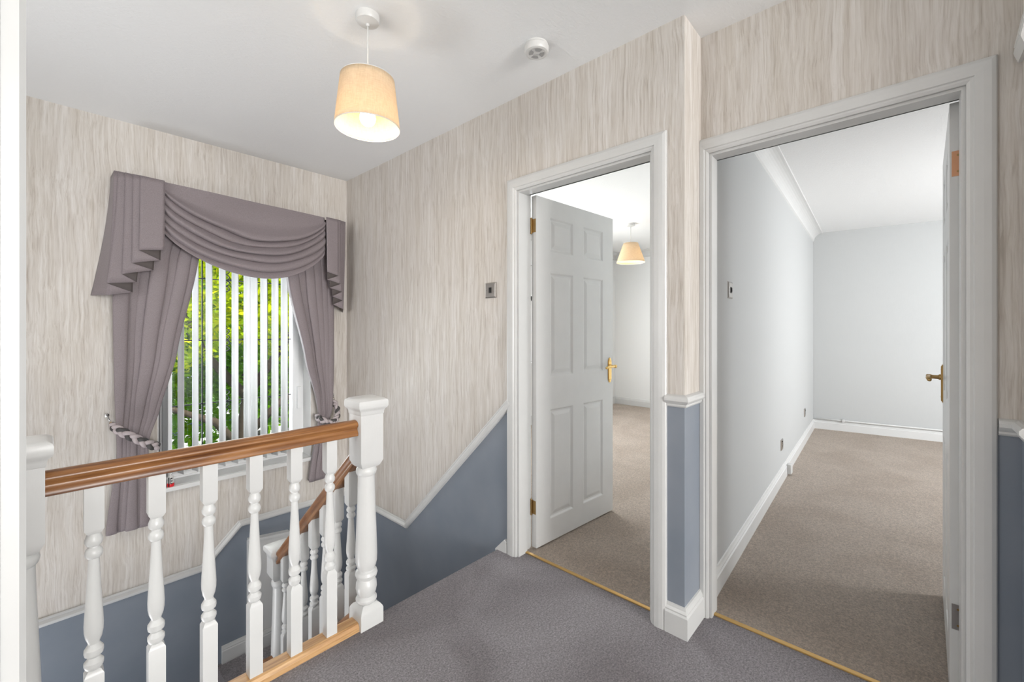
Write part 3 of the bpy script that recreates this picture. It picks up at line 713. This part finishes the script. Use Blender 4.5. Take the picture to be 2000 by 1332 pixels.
mb = MB(); mb.box(fx0-.0, YW+.001, WZ0, fx0+.006, YG-.03, WZ1); mb.box(fx1-.006, YW+.001, WZ0, fx1, YG-.03, WZ1); mb.box(fx0, YW+.001, WZ1-.006, fx1, YG-.03, WZ1); mb.build('reveal', M_WHITE, r)
mb = MB(); mb.box(1.375, YG-.07, .60, 1.405, YG-.044, .78, bv=.006); mb.build('window_handle', M_UPVC, r)
# bedroom window seen as a bright slit past the hinges
r = root('window_2', (3.95, 3.66, .82), 'white bedroom window, seen as a bright slit beside the open door', None, None, 'structure')
mb = MB(); frame(mb, 2.9, 5.0, .82, 2.08, .05, 3.60, 3.66)
for x in (3.6, 4.3): mb.box(x-.03, 3.60, .87, x+.03, 3.66, 2.03)
mb.box(2.95, 3.60, 1.62, 4.95, 3.66, 1.68); mb.box(2.85, 3.52, .79, 5.05, 3.60, .82); mb.build('window_frame', M_UPVC, r)

# vertical blind
YBL = 3.56
r = root('vertical_blind', (.9, YBL, 2.04), 'white vertical blind of turned slats hanging in the stair window', 'blind')
mb = MB(); mb.box(WX0+.01, YBL-.02, 2.015, WX1-.01, YBL+.02, 2.05, bv=.003); mb.build('headrail', M_UPVC, r)
cxs = [(.488, -13), (.526, -13), (.609, -13), (.688, -12), (.766, -13), (.845, -13), (.923, -13), (.999, -12), (1.044, -16), (1.111, -13), (1.189, -13), (1.256, -13)]
for i, (cx, an) in enumerate(cxs):
    a = math.radians(an); dx, dy = math.sin(a), math.cos(a); mb = MB(); rows = []
    for k in range(7):
        t = -1+2*k/6; bow = .004*(1-t*t)
        x, y = cx+dx*t*.0445+dy*bow, YBL+dy*t*.0445-dx*bow
        rows.append([(x, y, 2.0), (x, y, 1.2), (x, y, .275)])
    mb.grid(rows); mb.build('slat', M_VANE, r, smooth=True, solid=.0012)
mb = MB()
for dy in (-.043, .043): mb.tube([(cx+math.sin(math.radians(an))*dy, YBL+dy, .278) for cx, an in cxs], .0015, 6)
mb.build('chain', M_PLASTIC, r)

# small bottle on the sill
r = root('small_bottle', (.545, 3.50, WZ0), 'small red based bottle with dark writing on the window sill', 'bottle')
mb = MB(); mb.lathe([(.018, WZ0), (.0195, WZ0+.002), (.0195, WZ0+.020), (.018, WZ0+.022)], .545, 3.50, 20); tag(mb.build('base', M_RED, r, auto=40), 'red base')
mb = MB(); mb.lathe([(.0175, WZ0+.022), (.0175, WZ0+.060), (.014, WZ0+.066), (.008, WZ0+.070), (.008, WZ0+.082)], .545, 3.50, 20); mb.build('body', M_PLASTIC, r, auto=40)
mb = MB()
for a0, a1, z0, z1 in ((-2.3, -2.0, .002, .062), (-1.75, -1.62, .018, .058), (-1.75, -1.2, .018, .024), (-1.75, -1.2, .035, .041), (-1.75, -1.2, .052, .058)):
    n = 5; rr_ = .0199
    mb.grid([[(.545+rr_*math.cos(a0+(a1-a0)*k/n), 3.50+rr_*math.sin(a0+(a1-a0)*k/n), WZ0+z) for k in range(n+1)] for z in (z0, z1)])
mb.build('lettering', M_BLACK, r, solid=.001)

# ------------------------------------------------------------------ curtains
def lerp(a, b, t): return a+(b-a)*t
def interp(tab, z):
    """tab of (z, v) descending"""
    if z >= tab[0][0]: return tab[0][1]
    for (z0, v0), (z1, v1) in zip(tab, tab[1:]):
        if z >= z1:
            t = (z0-z)/(z0-z1); t = t*t*(3-2*t)*.35+t*.65; return lerp(v0, v1, t)
    return tab[-1][1]
def curtain(name, left, right, folds, ytab, amp, zbot, label, seed, inner_bot=0):
    random.seed(seed); mb = MB(); nu, nv = 260, 72
    r = root(name, (interp(left, 1), YW-.08, zbot), label, 'curtain', 'curtains at the stair window')
    w = [random.uniform(.7, 1.35) for _ in range(folds)]; S = sum(w); cum = [0]
    for x in w: cum.append(cum[-1]+x/S)
    am = [random.uniform(.75, 1.2) for _ in range(folds)]
    rows = []
    for i in range(nv+1):
        v = i/nv; z = lerp(2.06, zbot, v); xl, xr = interp(left, z), interp(right, z); yc = interp(ytab, z); A = interp(amp, z); row = []
        for j in range(nu+1):
            u = j/nu; k = min(folds-1, next((q for q in range(folds) if u <= cum[q+1]), folds-1)); ph = (u-cum[k])/(cum[k+1]-cum[k])
            fo = (math.sin(PI*ph)**.34)*am[k]                    # rounded pleats with sharp valleys
            x = lerp(xl, xr, u)-.27*A*math.sin(2*PI*ph)*am[k]
            y = yc-A*(fo-.6)+.004*math.sin(5*z+7*u)
            zz = z+(inner_bot*u*max(0, (v-.6)/.4))
            row.append((x, y, zz))
        rows.append(row)
    mb.grid(rows); mb.build('cloth', M_CLOTH, r, smooth=True, solid=.003); return r
AMP = [(2.06, .074), (1.4, .078), (.9, .056), (.62, .022), (.50, .020), (.35, .034), (.05, .055)]
curtain('curtain', [(2.06, .285), (1.4, .278), (.7, .282), (.5, .285), (.05, .247)], [(2.06, .80), (1.69, .665), (1.09, .555), (.75, .475), (.56, .425), (.50, .422), (.05, .44)], 7,
        [(2.06, YW-.075), (1.2, YW-.07), (.60, YW-.085), (.50, YW-.085), (.05, YW-.06)], AMP, .035, 'mauve grey curtain held back on the left of the stair window', 3)
curtain('curtain', [(2.06, 1.14), (1.62, 1.245), (1.0, 1.376), (.68, 1.452), (.54, 1.47), (.05, 1.405)], [(2.06, 1.60), (1.42, 1.575), (.80, 1.575), (.60, 1.575), (.53, 1.555), (.40, 1.545), (.05, 1.515)], 6,
        [(2.06, YW-.075), (1.2, YW-.07), (.60, YW-.075), (.50, YW-.075), (.05, YW-.06)], AMP, .045, 'mauve grey curtain held back on the right of the stair window', 8)

def braid(pts, hook_pt, ring_c, label):
    r = root('curtain_tieback', pts[0], label, 'tieback', 'plaited curtain tiebacks')
    P = [Vector(p)+Vector((0, -.014 if 0 < i_ < len(pts)-1 else 0, 0)) for i_, p in enumerate(pts)]; L = [0]
    for a, b in zip(P, P[1:]): L.append(L[-1]+(b-a).length)
    def at(s):
        s = max(0, min(L[-1], s))
        for k in range(len(P)-1):
            if s <= L[k+1]+1e-9:
                t = (s-L[k])/(L[k+1]-L[k]); p0 = P[max(k-1, 0)]; p1, p2 = P[k], P[k+1]; p3 = P[min(k+2, len(P)-1)]
                return .5*((2*p1)+(-p0+p2)*t+(2*p0-5*p1+4*p2-p3)*t*t+(-p0+3*p1-3*p2+p3)*t**3)
        return P[-1].copy()
    for q in range(3):
        line = []; rad = []; n = 120
        for i in range(n+1):
            s = L[-1]*i/n; p = at(s); t = (at(s+.004)-at(s-.004)).normalized(); up = Vector((0, 0, 1)); sidev = (up-t*up.dot(t)).normalized(); outv = t.cross(sidev)
            if outv.y > 0: outv = -outv
            th = s*2*PI/.115+q*2*PI/3; e = min(1, min(s, L[-1]-s)/.02+.35)
            line.append(p+sidev*.0145*e*math.sin(th)+outv*(.0085*math.sin(2*th)))
            rad.append((.0115+.0022*math.cos(th)**2)*e)
        mb = MB(); mb.tube(line, rad, 10); o = mb.build('strand', M_BRAID_D if q == 1 else M_BRAID_L, r, smooth=True)
        if q == 1: tag(o, 'charcoal strand')
    mb = MB(); rc = Vector(ring_c); mb.tube([(rc.x+.010*math.cos(2*PI*k/16), rc.y-.010*math.sin(2*PI*k/16)*.5, rc.z+.013*math.sin(2*PI*k/16)) for k in range(16)], .0018, 6, closed=True); tag(mb.build('ring', M_OLDBRASS, r), 'brass ring')
    h_ = root('tieback_hook', hook_pt, 'silver hook on the wall holding '+('the left' if hook_pt[0] < 1 else 'the right')+' plaited tieback', 'hook')
    hp = Vector(hook_pt); mb = MB(); mb.lathe([(.011, 0), (.011, .003), (.006, .006)], 0, 0, 16, M=Matrix.Translation(hp) @ Matrix.Rotation(PI/2, 4, 'X')); mb.build('back_plate', M_CHROME, h_)
    q = hp+Vector((0, -.035, 0)); mb = MB(); mb.tube([hp, hp+Vector((0, -.02, .002)), q, lerp(q, rc, .5)+Vector((0, -.006, -.004)), rc+Vector((0, -.003, .012)), rc+Vector((.004, -.012, .016))], [.0035, .0035, .0045, .004, .0028, .0022], 8)
    mb.ellip(q+Vector((-.006, -.002, .007)), (.009, .008, .008)); mb.build('hook', M_CHROME, h_, smooth=True)
braid([(.268, 3.455, .672), (.285, 3.40, .655), (.325, 3.362, .622), (.37, 3.350, .588), (.415, 3.350, .552), (.447, 3.365, .530), (.458, 3.40, .524), (.44, 3.44, .53)], (.245, YW, .728), (.262, 3.45, .682), 'mauve and charcoal plaited tieback around the left curtain')
braid([(1.592, 3.455, .655), (1.597, 3.41, .61), (1.585, 3.37, .555), (1.55, 3.345, .515), (1.505, 3.335, .505), (1.462, 3.345, .53), (1.445, 3.385, .545), (1.455, 3.43, .55)], (1.606, YW, .70), (1.597, 3.46, .668), 'mauve and charcoal plaited tieback around the right curtain')

# swags and tails
YF = YW-.15
pr = root('swag_pelmet', (.96, YF, 2.1), 'mauve grey swag and tails pelmet above the stair window', 'pelmet')
ztop = lambda x: 2.155-.028*(x-.26)
mb = MB(); mb.prism([(.275, ztop(.275)-.012), (1.64, ztop(1.64)-.012), (1.64, ztop(1.64)-.10), (.275, ztop(.275)-.10)], YF+.012, YF+.022, h)
mb.prism([(.275, ztop(.275)-.012), (1.64, ztop(1.64)-.012), (1.64, ztop(1.64)-.022), (.275, ztop(.275)-.022)], YF+.012, YW-.004, h); mb.build('pelmet_board', M_CLOTH, pr)
# swag
mb = MB(); rows = []; NV, NU = 150, 90
x0, x1 = .480, 1.478
def sm(t): t = max(0, min(1, t)); return t*t*(3-2*t)
for i in range(NV+1):
    k = i/NV; row = []
    for j in range(NU+1):
        u = j/NU
        x = lerp(x0, x1, u)
        e0 = ztop(x0)-.30*k**1.15; e1 = ztop(x1)-.285*k**1.15
        base = lerp(e0, e1, u)
        shape = (4*u*(1-u))**.80 if 0 < u < 1 else 0
        asym = 1+.10*math.sin(PI*u)*(u-.5)*2
        sag = ((.185*sm(k/.24)**.8+.07*max(0, k-.12)) if k > 0 else 0) * shape * asym
        z = base-sag*.93
        F = 5.5*max(0, k-.13)/.87+(.30*math.sin(PI*u*1.6+k*6)+.10*math.sin(17*u+9*k))*sm((k-.13)/.2)*(1-k)**.6
        fr = F-math.floor(F)
        prof = fr**1.6 if F > 0 else 0
        # rounded fold with a sharp under-tuck
        fold = (max(0, math.sin(PI*min(1, fr**1.35)))**.5)*(.72+.28*math.sin(3.7*math.floor(F)+2.1*u)) if F > 0 else 0
        a = .048*sm((k-.12)/.10)*(.55+.45*shape)
        if k > .90: a *= .5
        y = YF-.006-.030*shape*sm(k*1.2)-a*fold-.004*math.sin(9*u+3*k)*shape
        zz = z-.016*fold*sm((k-.12)/.10)*shape
        row.append((x, y, zz))
    rows.append(row)
mb.grid(rows); mb.build('swag', M_CLOTH, pr, smooth=True, solid=.003)
# tails: zigzag of pleats, bottom edge rising towards the middle
def tail(side):
    """points in order from the inner edge to the wall return: (x_top, x_bot, depth in front, z_bot)"""
    L = [(.490, .486, 0, 1.722), (.375, .368, 0, 1.708), (.478, .468, .012, 1.660), (.343, .338, .012, 1.630), (.460, .437, .024, 1.598), (.310, .296, .024, 1.562),
         (.40, .362, .036, 1.520), (.280, .233, .036, 1.505), (.35, .345, .047, 1.460), (.264, .240, .047, 1.438), (.262, .176, .148, 1.440)]
    Rr = [(1.478, 1.478, 0, 1.690), (1.575, 1.568, 0, 1.668), (1.484, 1.484, .012, 1.632), (1.598, 1.592, .012, 1.606), (1.505, 1.508, .024, 1.570), (1.615, 1.608, .024, 1.545),
          (1.53, 1.535, .036, 1.505), (1.630, 1.620, .036, 1.476), (1.56, 1.545, .047, 1.440), (1.645, 1.632, .047, 1.405), (1.660, 1.70, .148, 1.385)]
    T = L if side < 0 else Rr
    mb = MB(); nz = 16; r_ = .004
    yq = lambda d, v: (YF-.036+d*(.45+.55*v)-.016*v) if d < .1 else YW-.006
    for si, (a0, a1) in enumerate(zip(T, T[1:])):
        cols = []; sg = 1 if a1[0] > a0[0] else -1
        for q in range(9):
            t = q/8; cols.append([lerp(p, w_, t) for p, w_ in zip(a0, a1)])
        rows = []
        for i in range(nz+1):
            v = i/nz; row = []
            for q, (xt, xb, d, zb) in enumerate(cols):
                z = lerp(ztop(xt), zb, v); x = lerp(xt, xb, v**1.5)
                y = lerp(yq(a0[2], v), yq(a1[2], v), q/8)
                if si % 2 == 0 and a0[2] == a1[2]: y -= .003*math.sin(PI*q/8)*v
                row.append((x, y, z))
            rows.append(row)
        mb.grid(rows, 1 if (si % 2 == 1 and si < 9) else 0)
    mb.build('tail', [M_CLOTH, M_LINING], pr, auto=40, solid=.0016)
tail(-1); tail(1)

# ------------------------------------------------------------------ outside
mb = MB(); mb.box(-14, 3.9, -2.9, 26, 40, -2.8); struct(mb.build('ground', M_GRASS))
mb = MB(); mb.box(-14, 15.0, -2.8, 26, 22, -2.78); struct(mb.build('ground_road', M_ROAD))
def leaves(mb, blobs, n, size, seed):
    random.seed(seed); tot = sum(b[3]**2 for b in blobs)
    for b in blobs:
        for _ in range(int(n*b[3]**2/tot)):
            while True:
                d = Vector((random.uniform(-1, 1), random.uniform(-1, 1), random.uniform(-1, 1)))
                if .2 < d.length < 1: break
            p = Vector(b[:3])+d*b[3]*Vector((1, 1, .8)).length/1.62
            a = Vector((random.gauss(0, 1), random.gauss(0, 1), random.gauss(0, .6))).normalized(); c = a.cross(Vector((random.gauss(0, 1), random.gauss(0, 1), random.gauss(0, 1)))).normalized(); nn = a.cross(c)
            s = size*random.uniform(.6, 1.2); w = s*.42
            mb.add([p-a*s*.5, p-a*s*.12+c*w*.5+nn*s*.04, p+a*s*.22+c*w*.42, p+a*s*.5-nn*s*.06, p+a*s*.22-c*w*.42, p-a*s*.12-c*w*.5+nn*s*.04], [(0, 1, 2, 3), (0, 3, 4, 5)])
def tree(x, y, blobs, n, size, mat, label, seed, trunk, branches):
    r = root('garden_tree', (x, y, -2.8), label, 'tree')
    mb = MB(); mb.tube([(x, y, -2.8), (x+.08, y+.03, -1.6), (x-.05, y, -.6), (x+.05, y, .5), (x, y, 1.6)], [trunk*1.2, trunk, trunk*.8, trunk*.55, trunk*.25], 12)
    for br_ in branches: mb.tube(br_, [trunk*.5, trunk*.4, trunk*.28, trunk*.1][:len(br_)], 8)
    mb.build('trunk', M_BARK, r, smooth=True)
    mb = MB(); leaves(mb, blobs, n, size, seed); o = mb.build('foliage', mat, r); o['kind'] = 'stuff'
tree(2.0, 7.2, [(1.1, 7.1, 1.4, .75), (1.9, 7.0, 1.9, .95), (2.8, 7.3, 1.5, .8), (.9, 7.0, 2.4, .8), (2.9, 7.2, 2.5, .8), (1.8, 7.6, 2.8, .9)], 11000, .13, M_LEAF_Y,
     'sunlit yellow green tree just outside the stair window', 5, .13,
     [[(2.0, 7.2, -.6), (1.6, 7.1, -.05), (1.1, 7.1, .2), (.7, 7.1, .5)], [(2.0, 7.2, -.35), (2.5, 7.15, .15), (3.0, 7.2, .35), (3.4, 7.2, .8)], [(2.05, 7.2, .2), (1.5, 7.2, .9), (1.2, 7.2, 1.6), (1, 7, 2)], [(2.05, 7.2, .3), (2.6, 7.2, 1.1), (2.9, 7.2, 1.9), (3, 7, 2.2)]])
tree(3.9, 10.0, [(2.3, 10, 2.0, 1.4), (4.0, 10, 2.2, 1.6), (3.2, 10.2, .6, 1.2), (4.6, 10, .6, 1.1), (1.6, 10.1, .7, .9), (3.0, 10, 3.4, 1.4), (1.2, 10, 2.4, 1.2), (1.6, 9.6, .5, .8), (2.6, 9.6, .6, .85), (3.7, 9.6, .4, .8), (1.3, 9.5, -.35, .65), (2.2, 9.5, -.6, .6), (3.2, 9.5, -.3, .6), (4.1, 9.5, -.5, .6)], 19000, .17, M_LEAF_G,
     'larger mid green tree behind the yellow green one', 6, .2, [[(3.9, 10, -.6), (3.0, 9.9, .1), (2.2, 10, .6), (1.6, 10, 1.4)], [(3.9, 10, -.2), (4.6, 10, .6), (5.0, 10, 1.4), (5.2, 10, 2)]])
def hedge(x0, x1, y, zt, n, seed, label):
    random.seed(seed); r = root('garden_hedge', ((x0+x1)/2, y, -2.8), label, 'hedge'); mb = MB(); bl = []
    k = int((x1-x0)/1.0)
    for i in range(k):
        for z in (-2.2, -1.3, -.2, .9, 2.0):
            if z < zt: bl.append((x0+(i+.5)*1.0+random.uniform(-.3, .3), y+random.uniform(-.3, .3), z+random.uniform(-.2, .2), 1.0))
    leaves(mb, bl, n, .26, seed); o = mb.build('foliage', M_LEAF_G, r); o['kind'] = 'stuff'
hedge(-2, 14, 25, 3.5, 9000, 9, 'tall green hedge of trees beyond the road')
def car(x, y, rz, label):
    r = root('parked_car', (x, y, -2.78), label, 'car'); r.rotation_euler.z = rz; del r['wloc']
    prof = [(-2.1, .35), (-2.15, .62), (-2.05, .85), (-1.55, .95), (-1.0, 1.38), (-.2, 1.46), (.6, 1.42), (1.25, 1.0), (1.95, .86), (2.15, .68), (2.15, .35)]
    rows = [[(u*s, w, .30+(v-.30)*k) for u, v in prof] for w, s, k in ((-.86, .97, .90), (-.80, 1, 1), (.80, 1, 1), (.86, .97, .90))]
    mb = MB(); mb.grid(rows, closed=True); mb.add(rows[0], [list(range(11))]); mb.add(rows[-1], [list(range(11))]); mb.build('car_body', M_CAR, r, auto=30)
    mb = MB(); gl = [(-1.45, .98), (-.98, 1.33), (-.2, 1.40), (.55, 1.36), (1.12, 1.02)]
    for w in (-.868, .865): mb.prism(gl, w, w+.004, lambda u, v, q: (u*.97, q, .30+(v-.30)*.92))
    mb.prism([(-1.58, .97), (-1.03, 1.37), (-1.05, 1.385), (-1.60, .985)], -.7, .7, h_car); mb.prism([(.63, 1.41), (1.24, 1.01), (1.26, 1.03), (.65, 1.43)], -.7, .7, h_car); mb.build('car_window', M_CARGLASS, r)
    for u in (-1.35, 1.35):
        for w in (-.82, .82):
            mb = MB(); mb.lathe([(.20, -.1), (.31, -.1), (.33, -.07), (.33, .07), (.31, .1), (.20, .1)], 0, 0, 24, M=Matrix.Translation((u, w, .33)) @ Matrix.Rotation(PI/2, 4, 'X')); mb.build('wheel', M_TYRE, r, auto=40)
h_car = lambda u, v, q: (u, q, v)
car(3.4, 16.6, .1, 'white car parked on the road, glimpsed between the blind slats')

# placement ids are not part of the scene
for o in bpy.data.objects:
    if 'wloc' in o: del o['wloc']
